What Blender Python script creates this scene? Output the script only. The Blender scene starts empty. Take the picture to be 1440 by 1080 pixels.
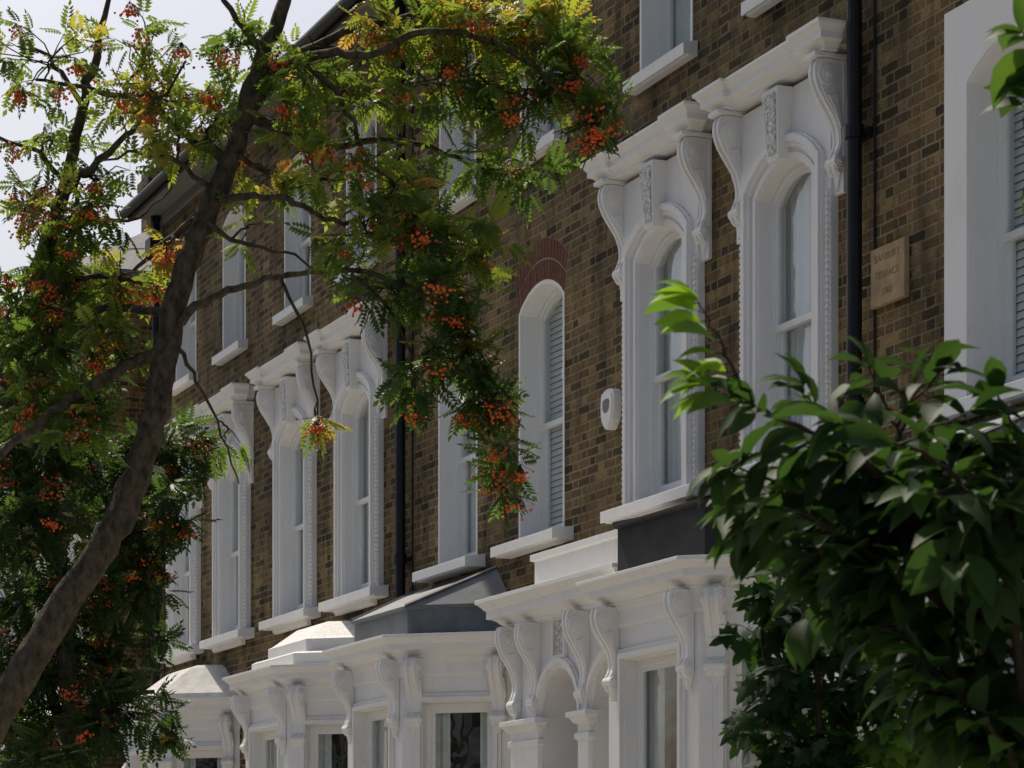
import bpy, math, random
import numpy as np
from mathutils import Vector, Matrix
random.seed(7); RNG = np.random.default_rng(11)
scene = bpy.context.scene
COL = scene.collection

# ------------------------------------------------------------------ materials
def mat_new(name):
    m = bpy.data.materials.new(name); m.use_nodes = True
    nt = m.node_tree; nt.nodes.clear()
    out = nt.nodes.new('ShaderNodeOutputMaterial')
    return m, nt, out
class NB:
    def __init__(s, nt): s.nt = nt
    def n(s, t, **k):
        nd = s.nt.nodes.new(t)
        for a, b in k.items(): setattr(nd, a, b)
        return nd
    def link(s, a, b): s.nt.links.new(a, b)
    def val(s, sock, v):
        if isinstance(v, bpy.types.NodeSocket): s.link(v, sock)
        else: sock.default_value = v
    def math(s, op, a, b=None, c=None, clamp=False):
        nd = s.n('ShaderNodeMath', operation=op); nd.use_clamp = clamp
        s.val(nd.inputs[0], a)
        if b is not None: s.val(nd.inputs[1], b)
        if c is not None: s.val(nd.inputs[2], c)
        return nd.outputs[0]
    def pos(s): return s.n('ShaderNodeNewGeometry').outputs['Position']
    def noise(s, scale, detail=4, rough=.55, vec=None, mscale=None):
        nd = s.n('ShaderNodeTexNoise'); nd.inputs['Scale'].default_value = scale
        nd.inputs['Detail'].default_value = detail; nd.inputs['Roughness'].default_value = rough
        v = vec if vec is not None else s.pos()
        if mscale:
            mp = s.n('ShaderNodeMapping'); mp.inputs['Scale'].default_value = mscale
            s.link(v, mp.inputs['Vector']); v = mp.outputs[0]
        s.link(v, nd.inputs['Vector']); return nd.outputs['Fac']
    def ramp(s, fac, stops, interp='LINEAR'):
        nd = s.n('ShaderNodeValToRGB'); s.link(fac, nd.inputs[0]); cr = nd.color_ramp
        cr.interpolation = interp
        while len(cr.elements) < len(stops): cr.elements.new(.5)
        for e, (p, c) in zip(cr.elements, stops):
            e.position = p; e.color = (c[0], c[1], c[2], 1)
        return nd.outputs[0]
    def mix(s, fac, a, b, mode='MIX'):
        nd = s.n('ShaderNodeMix', data_type='RGBA', blend_type=mode)
        s.val(nd.inputs[0], fac)
        for i, v in ((6, a), (7, b)):
            if isinstance(v, bpy.types.NodeSocket): s.link(v, nd.inputs[i])
            else: nd.inputs[i].default_value = (v[0], v[1], v[2], 1)
        return nd.outputs[2]
    def bsdf(s, col, rough=.6, spec=.5, metal=0, normal=None):
        p = s.n('ShaderNodeBsdfPrincipled')
        if isinstance(col, bpy.types.NodeSocket): s.link(col, p.inputs['Base Color'])
        else: p.inputs['Base Color'].default_value = (col[0], col[1], col[2], 1)
        s.val(p.inputs['Roughness'], rough); p.inputs['Specular IOR Level'].default_value = spec
        p.inputs['Metallic'].default_value = metal
        if normal is not None: s.link(normal, p.inputs['Normal'])
        return p.outputs[0]
    def bump(s, h, strength=.5, dist=.01):
        b = s.n('ShaderNodeBump'); b.inputs['Strength'].default_value = strength
        b.inputs['Distance'].default_value = dist; s.link(h, b.inputs['Height']); return b.outputs[0]

def m_brick(name):
    m, nt, out = mat_new(name); b = NB(nt)
    p = b.pos(); sx = b.n('ShaderNodeSeparateXYZ'); b.link(p, sx.inputs[0])
    wob = b.noise(9, 1); wob2 = b.math('MULTIPLY', b.math('SUBTRACT', wob, .5), .016)
    u = b.math('ADD', b.math('ADD', sx.outputs[0], sx.outputs[1]), wob2)
    z = b.math('ADD', sx.outputs[2], b.math('MULTIPLY', b.math('SUBTRACT', wob, .5), .014))
    row = b.math('FLOOR', b.math('DIVIDE', z, .075))
    g = b.math('FRACT', b.math('DIVIDE', z, .075))
    uu = b.math('ADD', b.math('DIVIDE', u, .3375), b.math('MULTIPLY', b.math('FLOORED_MODULO', row, 2.0), .5))
    c = b.math('FLOOR', uu); f = b.math('FRACT', uu)
    hd = b.math('GREATER_THAN', f, .6667)
    idx = b.math('ADD', b.math('MULTIPLY', c, 2), hd)
    cv = b.n('ShaderNodeCombineXYZ'); b.link(idx, cv.inputs[0]); b.link(row, cv.inputs[1])
    wn = b.n('ShaderNodeTexWhiteNoise', noise_dimensions='2D'); b.link(cv.outputs[0], wn.inputs[0])
    dx = b.math('MULTIPLY', b.math('MINIMUM', b.math('MINIMUM', f, b.math('SUBTRACT', 1.0, f)),
                b.math('ABSOLUTE', b.math('SUBTRACT', f, .6667))), .3375)
    dz = b.math('MULTIPLY', b.math('MINIMUM', g, b.math('SUBTRACT', 1.0, g)), .075)
    st = b.noise(30, 4, .75)
    d = b.math('ADD', b.math('MINIMUM', dx, dz), b.math('MULTIPLY', b.math('SUBTRACT', st, .5), .012))
    mask = b.math('DIVIDE', b.math('SUBTRACT', d, .006), .0045, clamp=True)
    col = b.ramp(wn.outputs[0], [(0, (.052, .036, .019)), (.18, (.105, .072, .033)), (.42, (.185, .126, .052)),
                 (.62, (.245, .168, .068)), (.78, (.185, .108, .050)), (.9, (.34, .245, .11)), (1, (.075, .058, .038))])
    col = b.mix(1, col, b.ramp(st, [(.3, (.42, .42, .41)), (.55, (1, 1, 1)), (.8, (1.4, 1.32, 1.15))]), 'MULTIPLY')
    big = b.noise(.55, 3, .6)
    mort = b.mix(big, (.17, .145, .095), (.38, .325, .22))
    col = b.mix(mask, mort, col)
    col = b.mix(1, col, b.ramp(big, [(.3, (.60, .60, .60)), (.6, (1.08, 1.05, .98))]), 'MULTIPLY')
    soot = b.noise(1.6, 4, .65, mscale=(2.5, 2.5, .4))
    col = b.mix(1, col, b.ramp(soot, [(.36, (.48, .48, .5)), (.52, (1, 1, 1)), (.7, (1.15, 1.12, 1.05))]), 'MULTIPLY')
    h = b.math('ADD', mask, b.math('ADD', b.math('MULTIPLY', st, .6), b.math('MULTIPLY', wn.outputs[0], .4)))
    b.link(b.bsdf(col, .9, .2, normal=b.bump(h, 1.0, .014)), out.inputs[0]); return m

def m_white(name, base=(.81, .80, .785), dirt=.26, bumpy=0.0):
    m, nt, out = mat_new(name); b = NB(nt)
    n1 = b.noise(2.2, 4, .6, mscale=(2.0, 2.0, .8)); n2 = b.noise(30, 4, .6)
    col = b.mix(b.math('MULTIPLY', b.ramp(n1, [(.50, (0, 0, 0)), (.85, (1, 1, 1))]), dirt), base, (.45, .43, .39))
    geo = b.n('ShaderNodeNewGeometry'); sx = b.n('ShaderNodeSeparateXYZ'); b.link(geo.outputs['Normal'], sx.inputs[0])
    up = b.math('MULTIPLY', b.math('GREATER_THAN', sx.outputs[2], .35), b.ramp(n2, [(.3, (.15, .15, .15)), (.7, (.8, .8, .8))]))
    col = b.mix(b.math('MULTIPLY', up, dirt*2.6, clamp=True), col, (.24, .23, .20))
    dr = b.noise(22, 4, .7, mscale=(1.6, 1.6, .2))      # sparse run-off streaks
    col = b.mix(b.math('MULTIPLY', b.ramp(dr, [(.62, (0, 0, 0)), (.74, (1, 1, 1))]), dirt*.8), col, (.30, .28, .25))
    h = n2
    if bumpy:
        v = b.n('ShaderNodeTexVoronoi'); v.feature = 'F1'; v.inputs['Scale'].default_value = 34
        b.link(b.pos(), v.inputs['Vector']); h = v.outputs['Distance']
        col = b.mix(b.ramp(h, [(.25, (0, 0, 0)), (.7, (.7, .7, .7))]), col, (.30, .29, .27))
    b.link(b.bsdf(col, .6, .3, normal=b.bump(h, 1.0 if bumpy else .3, .02 if bumpy else .004)), out.inputs[0]); return m

def m_simple(name, c1, c2, scale=8, rough=.7, spec=.3, bump=.3, metal=0, bd=.01, mscale=None):
    m, nt, out = mat_new(name); b = NB(nt)
    n = b.noise(scale, 4, .6, mscale=mscale)
    col = b.mix(b.ramp(n, [(.3, (0, 0, 0)), (.7, (1, 1, 1))]), c1, c2)
    b.link(b.bsdf(col, rough, spec, metal, b.bump(n, bump, bd)), out.inputs[0]); return m

def m_glass(name):
    m, nt, out = mat_new(name); b = NB(nt)
    n = b.bump(b.noise(2.2, 2), .25, .04)
    tr = b.n('ShaderNodeBsdfTransparent'); tr.inputs[0].default_value = (.90, .94, .93, 1)
    gl = b.n('ShaderNodeBsdfGlossy'); gl.inputs['Roughness'].default_value = .02; gl.inputs[0].default_value = (.9, .93, .95, 1)
    b.link(n, gl.inputs['Normal'])
    geo = b.n('ShaderNodeNewGeometry'); dt = b.n('ShaderNodeVectorMath', operation='DOT_PRODUCT')
    b.link(geo.outputs['Normal'], dt.inputs[0]); b.link(geo.outputs['Incoming'], dt.inputs[1])
    c = b.math('SUBTRACT', 1.0, b.math('ABSOLUTE', dt.outputs['Value']))      # two-sided Schlick term
    f = b.math('ADD', .10, b.math('MULTIPLY', .90, b.math('POWER', c, 3.6)), clamp=True)
    mx = b.n('ShaderNodeMixShader'); b.link(f, mx.inputs[0])
    b.link(tr.outputs[0], mx.inputs[1]); b.link(gl.outputs[0], mx.inputs[2])
    b.link(mx.outputs[0], out.inputs[0]); return m

def m_leaf(name, stops, trans=.45, rough=.42, tboost=2.2, spec=.4, tb=.5):
    m, nt, out = mat_new(name); b = NB(nt)
    a = b.n('ShaderNodeAttribute'); a.attribute_name = 'tint'
    col = b.ramp(a.outputs['Fac'], stops)
    p = b.bsdf(col, rough, spec)
    t = b.n('ShaderNodeBsdfTranslucent')
    b.link(b.mix(1, col, (tboost, tboost * .92, tboost * tb), 'MULTIPLY'), t.inputs[0])
    mx = b.n('ShaderNodeMixShader'); mx.inputs[0].default_value = trans
    b.link(p, mx.inputs[1]); b.link(t.outputs[0], mx.inputs[2]); b.link(mx.outputs[0], out.inputs[0]); return m

BRICK = m_brick('london_stock_brick')
WHITE = m_white('white_masonry_paint')
VERM = m_white('vermiculated_stucco', bumpy=1)
JOIN = m_white('white_joinery_paint', (.8, .8, .79), .10)
GLASS = m_glass('window_glass')
CURT = m_simple('curtain_cloth', (.68, .69, .70), (.80, .80, .78), 5, .9, .1, .1)
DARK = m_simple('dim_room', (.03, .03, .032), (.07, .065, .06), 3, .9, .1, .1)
RED = m_simple('rubbed_red_brick', (.19, .075, .045), (.11, .050, .036), 18, .9, .15, .6)
MORT = m_simple('pale_mortar', (.42, .37, .28), (.30, .26, .2), 18, .9, .15, .6)
SLATE = m_simple('roof_slate', (.10, .105, .115), (.18, .185, .195), 6, .6, .4, .5)
IRON = m_simple('black_iron_paint', (.006, .006, .008), (.014, .014, .016), 12, .5, .3, .2)
LEADA = m_simple('dark_bitumen_roof', (.018, .019, .021), (.034, .035, .038), 5, .8, .2, .3)
LEADB = m_simple('grey_lead_roof', (.10, .115, .13), (.17, .185, .20), 4, .6, .3, .3)
CEM = m_simple('pale_cement_roof', (.45, .44, .42), (.62, .61, .58), 7, .8, .2, .4)
STONE = m_simple('sandstone', (.30, .215, .12), (.48, .36, .21), 7, .9, .2, .6)
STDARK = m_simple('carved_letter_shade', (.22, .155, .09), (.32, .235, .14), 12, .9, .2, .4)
TERRA = m_simple('terracotta', (.28, .11, .06), (.4, .18, .1), 9, .8, .2, .3)
DOOR = m_simple('dark_blue_door_paint', (.015, .025, .05), (.02, .03, .06), 4, .35, .5, .1)
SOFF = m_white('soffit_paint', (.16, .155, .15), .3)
HM = [WHITE, JOIN, GLASS, CURT, DARK, RED, MORT, VERM]   # slots for window/bay meshes

# ------------------------------------------------------------------ mesh builder
class MB:
    def __init__(s): s.v = []; s.f = []; s.m = []; s.M = None
    def add(s, vs, fs, m=0):
        o = len(s.v)
        if s.M is not None: vs = [tuple(s.M @ Vector(v)) for v in vs]
        s.v += [tuple(v) for v in vs]
        for f in fs: s.f.append(tuple(i + o for i in f)); s.m.append(m)
    def box(s, x0, x1, y0, y1, z0, z1, m=0):
        s.add([(x0,y0,z0),(x1,y0,z0),(x1,y1,z0),(x0,y1,z0),(x0,y0,z1),(x1,y0,z1),(x1,y1,z1),(x0,y1,z1)],
              [(0,3,2,1),(4,5,6,7),(0,1,5,4),(1,2,6,5),(2,3,7,6),(3,0,4,7)], m)
    def prism(s, pts, axis, a0, a1, m=0):
        n = len(pts)
        if axis == 'x': V = [(a, p, q) for a in (a0, a1) for p, q in pts]
        elif axis == 'y': V = [(p, a, q) for a in (a0, a1) for p, q in pts]
        else: V = [(p, q, a) for a in (a0, a1) for p, q in pts]
        s.add(V, [tuple(range(n)), tuple(range(2*n-1, n-1, -1))] + [(i, (i+1) % n, (i+1) % n + n, i+n) for i in range(n)], m)
    def ring(s, o, i, y0, y1, m=0):
        n = len(o); V = [(p, y, q) for y in (y0, y1) for P in (o, i) for p, q in P]
        F = []
        for k in range(n):
            j = (k+1) % n
            F += [(k, j, n+j, n+k), (2*n+k, 3*n+k, 3*n+j, 2*n+j), (k, 2*n+k, 2*n+j, j), (n+k, n+j, 3*n+j, 3*n+k)]
        s.add(V, F, m)
    def quad(s, pts, m=0): s.add(pts, [tuple(range(len(pts)))], m)
    def sweep(s, plan, prof, m=0, cap=True):
        R = [[(x, y, z) for x, y in offset_plan(plan, d)] for d, z in prof]
        n = len(plan); V = [p for r in R for p in r]; F = []
        for k in range(len(R)-1):
            for i in range(n-1): F.append((k*n+i, k*n+i+1, (k+1)*n+i+1, (k+1)*n+i))
        if cap: F += [tuple(range(n)), tuple(range((len(R)-1)*n, len(R)*n))]
        s.add(V, F, m)

def offset_plan(plan, d):
    L = []
    for a, b in zip(plan[:-1], plan[1:]):
        dx, dy = b[0]-a[0], b[1]-a[1]; l = math.hypot(dx, dy); dx /= l; dy /= l
        L.append(((a[0]+dy*d, a[1]-dx*d), (dx, dy)))
    yw = plan[0][1]; out = []
    p, q = L[0]; t = (yw-p[1])/q[1]; out.append((p[0]+q[0]*t, yw))
    for (p, q), (r, w) in zip(L[:-1], L[1:]):
        den = q[0]*w[1]-q[1]*w[0]; t = ((r[0]-p[0])*w[1]-(r[1]-p[1])*w[0])/den
        out.append((p[0]+q[0]*t, p[1]+q[1]*t))
    p, q = L[-1]; t = (yw-p[1])/q[1]; out.append((p[0]+q[0]*t, yw))
    return out

def finish(mesh, recalc=True):
    import bmesh
    bm = bmesh.new(); bm.from_mesh(mesh)
    if recalc: bmesh.ops.recalc_face_normals(bm, faces=bm.faces)
    bm.to_mesh(mesh); bm.free()
def mesh_of(mb, name, mats):
    me = bpy.data.meshes.new(name); me.from_pydata(mb.v, [], mb.f)
    for m in mats: me.materials.append(m)
    me.polygons.foreach_set('material_index', mb.m); finish(me); return me
def put(name, me, parent=None, loc=(0, 0, 0), bevel=0, smooth=False):
    o = bpy.data.objects.new(name, me); COL.objects.link(o); o.location = loc
    if parent: o.parent = parent
    if bevel:
        md = o.modifiers.new('bevel', 'BEVEL'); md.width = bevel; md.segments = 2
        md.limit_method = 'ANGLE'; md.angle_limit = math.radians(50)
    if smooth: me.polygons.foreach_set('use_smooth', [True]*len(me.polygons))
    return o
def empty(name, loc=(0, 0, 0), rz=0):
    o = bpy.data.objects.new(name, None); COL.objects.link(o); o.location = loc; o.rotation_euler[2] = rz
    o.empty_display_size = .3; return o

def arcv(hw, zs, rise, n=12):
    R = (hw*hw+rise*rise)/(2*rise); cz = zs+rise-R; a0 = math.asin(min(1, hw/R))
    return [(R*math.sin(a0-2*a0*i/n), cz+R*math.cos(a0-2*a0*i/n)) for i in range(n+1)]
def outl(hw, z0, zs, rise, i=0.0, n=12):
    return [(-(hw-i), z0+i), (hw-i, z0+i)] + arcv(hw-i, zs-.6*i, rise-.4*i, n)
def archz(x, hw, zs, rise):
    R = (hw*hw+rise*rise)/(2*rise); return zs+rise-R+math.sqrt(max(0, R*R-x*x))

def catmull(P, k=4):
    out = []; n = len(P)
    for i in range(n-1):
        p0 = P[max(i-1, 0)]; p1 = P[i]; p2 = P[i+1]; p3 = P[min(i+2, n-1)]
        for j in range(k):
            t = j/k
            out.append(tuple(.5*((2*b)+(c-a)*t+(2*a-5*b+4*c-d)*t*t+(-a+3*b-3*c+d)*t**3) for a, b, c, d in zip(p0, p1, p2, p3)))
    out.append(P[-1]); return out
CP = catmull([(.10,0),(.22,-.02),(.33,.0),(.40,.05),(.38,.13),(.28,.20),(.22,.27),(.24,.36),(.34,.46),(.50,.54),(.68,.62),(.86,.71),(.98,.81),(1.0,.90),(.93,.98),(.86,1.0)], 3)
def console(mb, cx, zt, h, dep, w, m=0, yb=0.0):
    """scrolled bracket: S profile in y-z, ribs on the face, volute bosses on the cheeks"""
    def prof(k): return [(yb-dep*k*a, zt-h+h*b) for a, b in CP]+[(yb, zt), (yb, zt-h)]
    mb.prism(prof(.88), 'x', cx-w/2, cx+w/2, m)
    mb.prism(prof(1.0), 'x', cx-w*.40, cx-w*.14, m); mb.prism(prof(1.0), 'x', cx+w*.14, cx+w*.40, m)
    for (dy, dz, r) in ((.62, .85, .095), (.24, .09, .06)):
        for k, e in ((1, .010), (.6, .018), (.28, .028)):
            pts = [(yb-dep*dy+h*r*k*math.cos(t*math.pi/7), zt-h+h*dz+h*r*k*math.sin(t*math.pi/7)) for t in range(14)]
            mb.prism(pts, 'x', cx-w/2-e, cx+w/2+e, m)
    mb.prism([(yb-dep*.30, zt-h*.30), (yb-dep*.62, zt-h*.33), (yb-dep*.40, zt-h*.44), (yb-dep*.20, zt-h*.62), (yb-dep*.13, zt-h*.60)], 'x', cx-w/2-.010, cx+w/2+.010, m)
    mb.prism([(cx-w*.42, zt-h), (cx+w*.42, zt-h), (cx+w*.25, zt-h*1.08), (cx, zt-h*1.16), (cx-w*.25, zt-h*1.08)], 'y', yb-dep*.2, yb, m)

CYMA = [(0,0),(.025,0),(.025,.025),(.045,.035),(.07,.06),(.10,.075),(.135,.08),(.135,.15),(.15,.155),(.165,.175),(.195,.205),(.21,.21),(.21,.245)]

# ------------------------------------------------------------------ window meshes
WD = {'hood': (.395, 4.73, 6.62, .18), 'plain': (.46, 4.73, 6.72, .17), 'flat': (.46, 4.73, 6.68, .17), 'top': (.43, 8.12, 9.62, .12)}
CACHE = {}
def window_mesh(style, cur):
    if (style, cur) in CACHE: return CACHE[(style, cur)]
    hw, z0, zs, r = WD[style]; mb = MB()
    yf = {'hood': -.05, 'plain': -.006, 'flat': -.03, 'top': -.006}[style]
    D = {'hood': .075, 'plain': .19, 'flat': .17, 'top': .17}[style]
    mb.ring(outl(hw, z0, zs, r, -.035), outl(hw, z0, zs, r), yf, D+.06, 0)
    mb.ring(outl(hw, z0, zs, r, -.01), outl(hw, z0, zs, r, .035), D-.03, D+.08, 1)
    zm = z0+(zs+r-z0)*.47
    def clip(i, za):
        return [(-(hw-i), za), (hw-i, za)]+arcv(hw-i, zs-.6*i, r-.4*i)
    mb.ring(clip(.03, zm-.03), clip(.07, zm+.02), D-.01, D+.03, 1)
    mb.ring([(-hw+.03, z0+.04), (hw-.03, z0+.04), (hw-.03, zm+.025), (-hw+.03, zm+.025)],
            [(-hw+.07, z0+.125), (hw-.07, z0+.125), (hw-.07, zm-.02), (-hw+.07, zm-.02)], D+.032, D+.07, 1)
    g = clip(.065, zm); mb.quad([(x, D+.012, z) for x, z in g], 2)
    mb.quad([(-hw+.065, D+.05, z0+.1), (hw-.065, D+.05, z0+.1), (hw-.065, D+.05, zm), (-hw+.065, D+.05, zm)], 2)
    def drape(xa, xb, y, amp, per):
        n = 34; zt = zs+r+.05
        for i in range(n):
            a = xa+(xb-xa)*i/n; c = xa+(xb-xa)*(i+1)/n
            ya = y+amp*math.sin(a*per)+.4*amp*math.sin(a*per*2.3); yc = y+amp*math.sin(c*per)+.4*amp*math.sin(c*per*2.3)
            mb.quad([(a, ya, z0), (c, yc, z0), (c, yc, zt), (a, ya, zt)], 3)
    if cur == 'drape': drape(-hw-.05, -hw*.15, D+.13, .022, 60); drape(hw*.35, hw+.05, D+.13, .022, 60)
    if cur == 'net': drape(-hw-.05, hw+.05, D+.11, .014, 70)
    if cur == 'blind':
        zz = z0+.05
        while zz < zs+r:
            mb.quad([(-hw, D+.074, zz), (hw, D+.074, zz), (hw, D+.086, zz+.049), (-hw, D+.086, zz+.049)], 3); zz += .054
    if cur == 'half': mb.box(-hw, hw, D+.075, D+.085, zm+.1, zs+r+.05, 3)
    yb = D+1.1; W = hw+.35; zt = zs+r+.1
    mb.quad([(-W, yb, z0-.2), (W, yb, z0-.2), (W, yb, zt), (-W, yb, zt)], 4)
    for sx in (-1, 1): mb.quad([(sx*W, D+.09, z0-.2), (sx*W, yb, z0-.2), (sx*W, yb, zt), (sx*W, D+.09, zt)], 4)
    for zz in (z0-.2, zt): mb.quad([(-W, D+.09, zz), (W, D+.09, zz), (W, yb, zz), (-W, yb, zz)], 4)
    sw = {'hood': .80, 'plain': .68, 'flat': .80, 'top': .54}[style]; pr = {'hood': .2, 'plain': .2, 'flat': .16, 'top': .12}[style]
    mb.prism([(-pr, z0-.125), (-pr, z0-.035), (-.0, z0-.005), (.06, z0-.005), (.06, z0-.125), (-pr+.05, z0-.125), (-pr+.045, z0-.115), (-pr+.025, z0-.115), (-pr+.02, z0-.125)], 'x', -sw, sw, 0)
    if style == 'plain':      # gauged brick arch: two courses of tapered rubbed bricks on a lime bed
        n = 17; fl = lambda k: 1+.16*k
        def P(x, k): return (x*fl(k), archz(x, hw+.04, zs, r+.035)+.005+.35*k*(1-.10*(x/hw)**2))
        for ka, kb in ((0, .48), (.52, 1)):
            for i in range(n):
                xa = (hw+.04)*(-1+2*(i+.09)/n); xb = (hw+.04)*(-1+2*(i+.91)/n); e = .008+.004*random.random()
                mb.prism([P(xa, ka), P(xb, ka), P(xb, kb), P(xa, kb)], 'y', -e, .03, 5)
        xs = [(hw+.04)*(-1+2*i/12) for i in range(13)]
        mb.prism([P(x, -.01) for x in xs]+[P(x, 1.01) for x in xs[::-1]], 'y', -.004, .03, 6)
    if style == 'flat':
        W2 = .76; zt2 = 7.2
        mb.prism([(-W2, z0), (-hw-.002, z0)]+arcv(hw+.002, zs, r)[::-1]+[(hw+.002, z0), (W2, z0), (W2, zt2), (-W2, zt2)], 'y', -.055, .02, 0)
        mb.ring(outl(hw, z0+.002, zs, r, -.06), outl(hw, z0+.002, zs, r, -.006), -.075, -.04, 0)
    if style == 'hood':
        W2 = .66; zt2 = 7.30
        mb.prism([(-W2, z0), (-hw-.012, z0)]+arcv(hw+.012, zs, r)[::-1]+[(hw+.012, z0), (W2, z0), (W2, zt2), (-W2, zt2)], 'y', -.06, .02, 0)
        mb.ring(outl(hw, z0+.003, zs, r, -.06), outl(hw, z0+.003, zs, r, -.015), -.072, -.04, 0)
        mb.ring(outl(hw, z0+.004, zs, r, -.19), outl(hw, z0+.004, zs, r, -.09), -.090, -.04, 0)
        mb.ring(outl(hw, z0+.005, zs, r, -.175), outl(hw, z0+.005, zs, r, -.125), -.110, -.04, 0)
        for sx in (-1, 1):         # cable moulding up the outer edge
            zz = z0+.02
            while zz < 6.42:
                x = sx*.63
                mb.add([(x-.024, -.06, zz), (x+.024, -.06, zz+.02), (x+.024, -.06, zz+.052), (x-.024, -.06, zz+.032),
                        (x-.016, -.080, zz+.006), (x+.016, -.080, zz+.022), (x+.016, -.080, zz+.044), (x-.016, -.080, zz+.028)],
                       [(4,5,6,7),(0,1,5,4),(1,2,6,5),(2,3,7,6),(3,0,4,7)], 0); zz += .046
        mb.add([(-.085,-.05,6.80),(.085,-.05,6.80),(.13,-.05,7.30),(-.13,-.05,7.30),(-.08,-.15,6.80),(.08,-.15,6.80),(.12,-.18,7.30),(-.12,-.18,7.30)],
               [(0,3,2,1),(4,5,6,7),(0,1,5,4),(1,2,6,5),(2,3,7,6),(3,0,4,7)], 0)
        mb.add([(-.055,-.145,6.84),(.055,-.145,6.84),(.09,-.17,7.26),(-.09,-.17,7.26),(-.055,-.162,6.84),(.055,-.162,6.84),(.09,-.192,7.26),(-.09,-.192,7.26)],
               [(0,3,2,1),(4,5,6,7),(0,1,5,4),(1,2,6,5),(2,3,7,6),(3,0,4,7)], 7)
        for sx in (-1, 1):
            mb.box(sx*.70-.08, sx*.70+.08, -.03, .0, 6.40, 7.30, 0)
            console(mb, sx*.715, 7.30, .76, .24, .12, 0, -.0)
            mb.box(sx*.715-.08, sx*.715+.08, -.26, 0, 7.302, 7.335, 0)
        pl = [(-.73, 0), (-.73, -.15), (.73, -.15), (.73, 0)]
        P = [(d*.62, 7.336+z*.70) for d, z in CYMA]
        mb.sweep(pl, P+[(.0, 7.52), (-.14, 7.545)], 0)
        for sx in (-1, 1):
            pl = [(sx*.715-.10, -.1), (sx*.715-.10, -.19), (sx*.715+.10, -.19), (sx*.715+.10, -.1)]
            mb.sweep(pl, [(d*.60, 7.338+z*.70) for d, z in CYMA]+[(.03, 7.52)], 0)
    me = mesh_of(mb, style+'_window_'+cur, HM); CACHE[(style, cur)] = me; return me

# ------------------------------------------------------------------ houses
def wallcols(mb, x0, x1, zb, zt, cols, y=0.0, m=0):
    xs = x0
    for a, b, ops in sorted(cols):
        if a > xs: mb.quad([(xs, y, zb), (a, y, zb), (a, y, zt), (xs, y, zt)], m)
        n = 10; c = (a+b)/2; hw = (b-a)/2
        for i in range(n):
            p = a+(b-a)*i/n; q = a+(b-a)*(i+1)/n; zp = zq = zb
            for (z0, zs, r) in ops:
                if z0 > zp: mb.quad([(p, y, zp), (q, y, zq), (q, y, z0), (p, y, z0)], m)
                zp = archz(p-c, hw, zs, r); zq = archz(q-c, hw, zs, r)
            mb.quad([(p, y, zp), (q, y, zq), (q, y, zt), (p, y, zt)], m)
        xs = b
    if xs < x1: mb.quad([(xs, y, zb), (x1, y, zb), (x1, y, zt), (xs, y, zt)], m)

BAYP = [(-1.42, 0), (-.74, -.80), (.74, -.80), (1.42, 0)]
def bay_mesh():
    mb = MB()
    for a, b, hw in ((0, 1, .33), (1, 2, .46), (2, 3, .33)):
        A = Vector(BAYP[a]); B = Vector(BAYP[b]); L = (B-A).length; mid = (A+B)/2; ang = math.atan2(B.y-A.y, B.x-A.x)
        mb.M = Matrix.Translation((mid.x, mid.y, 0)) @ Matrix.Rotation(ang, 4, 'Z')
        z0, z1 = .95, 3.34
        mb.box(-L/2, -hw, 0, .18, 0, 3.6); mb.box(hw, L/2, 0, .18, 0, 3.6)
        mb.box(-hw, hw, .001, .18, 0, z0); mb.box(-hw, hw, .001, .18, z1, 3.6)
        R = lambda h, e: [(-h, z0-e), (h, z0-e), (h, z1+e), (-h, z1+e)]
        mb.ring(R(hw+.085, .085), R(hw+.045, .045), -.022, .01, 0)
        mb.ring(R(hw+.055, .055), R(hw+.012, .012), -.038, .01, 0)
        mb.ring(R(hw, 0), R(hw-.05, -.05), .09, .15, 1)
        mb.ring(R(hw-.04, -.04), R(hw-.085, -.085), .105, .135, 1)
        mb.box(-hw+.05, hw-.05, .10, .14, 2.15, 2.2, 1)
        mb.quad([(-hw+.05, .12, z0), (hw-.05, .12, z0), (hw-.05, .12, z1), (-hw+.05, .12, z1)], 2)
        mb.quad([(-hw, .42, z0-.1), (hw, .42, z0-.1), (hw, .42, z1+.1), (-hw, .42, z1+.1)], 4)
        n = 14
        for (xa, xb) in ((-hw, -hw*.45), (hw*.45, hw)):
            for i in range(n):
                p = xa+(xb-xa)*i/n; q = xa+(xb-xa)*(i+1)/n
                mb.quad([(p, .22+.02*math.sin(p*70), z0), (q, .22+.02*math.sin(q*70), z0), (q, .22+.02*math.sin(q*70), z1), (p, .22+.02*math.sin(p*70), z1)], 3)
        cs = [-L/2+.13, L/2-.13]
        for c in cs: console(mb, c, 3.74, .60, .19, .13, 0, -.002)
    mb.M = None
    mb.sweep(BAYP, [(.004, 3.58), (.02, 3.6), (.02, 3.7), (.035, 3.74)]+[(.035+d*.9, 3.745+z*.80) for d, z in CYMA]+[(-.05, 3.96)], 0)
    return mesh_of(mb, 'bay_window_shell', HM)
BAYM = bay_mesh()
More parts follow.
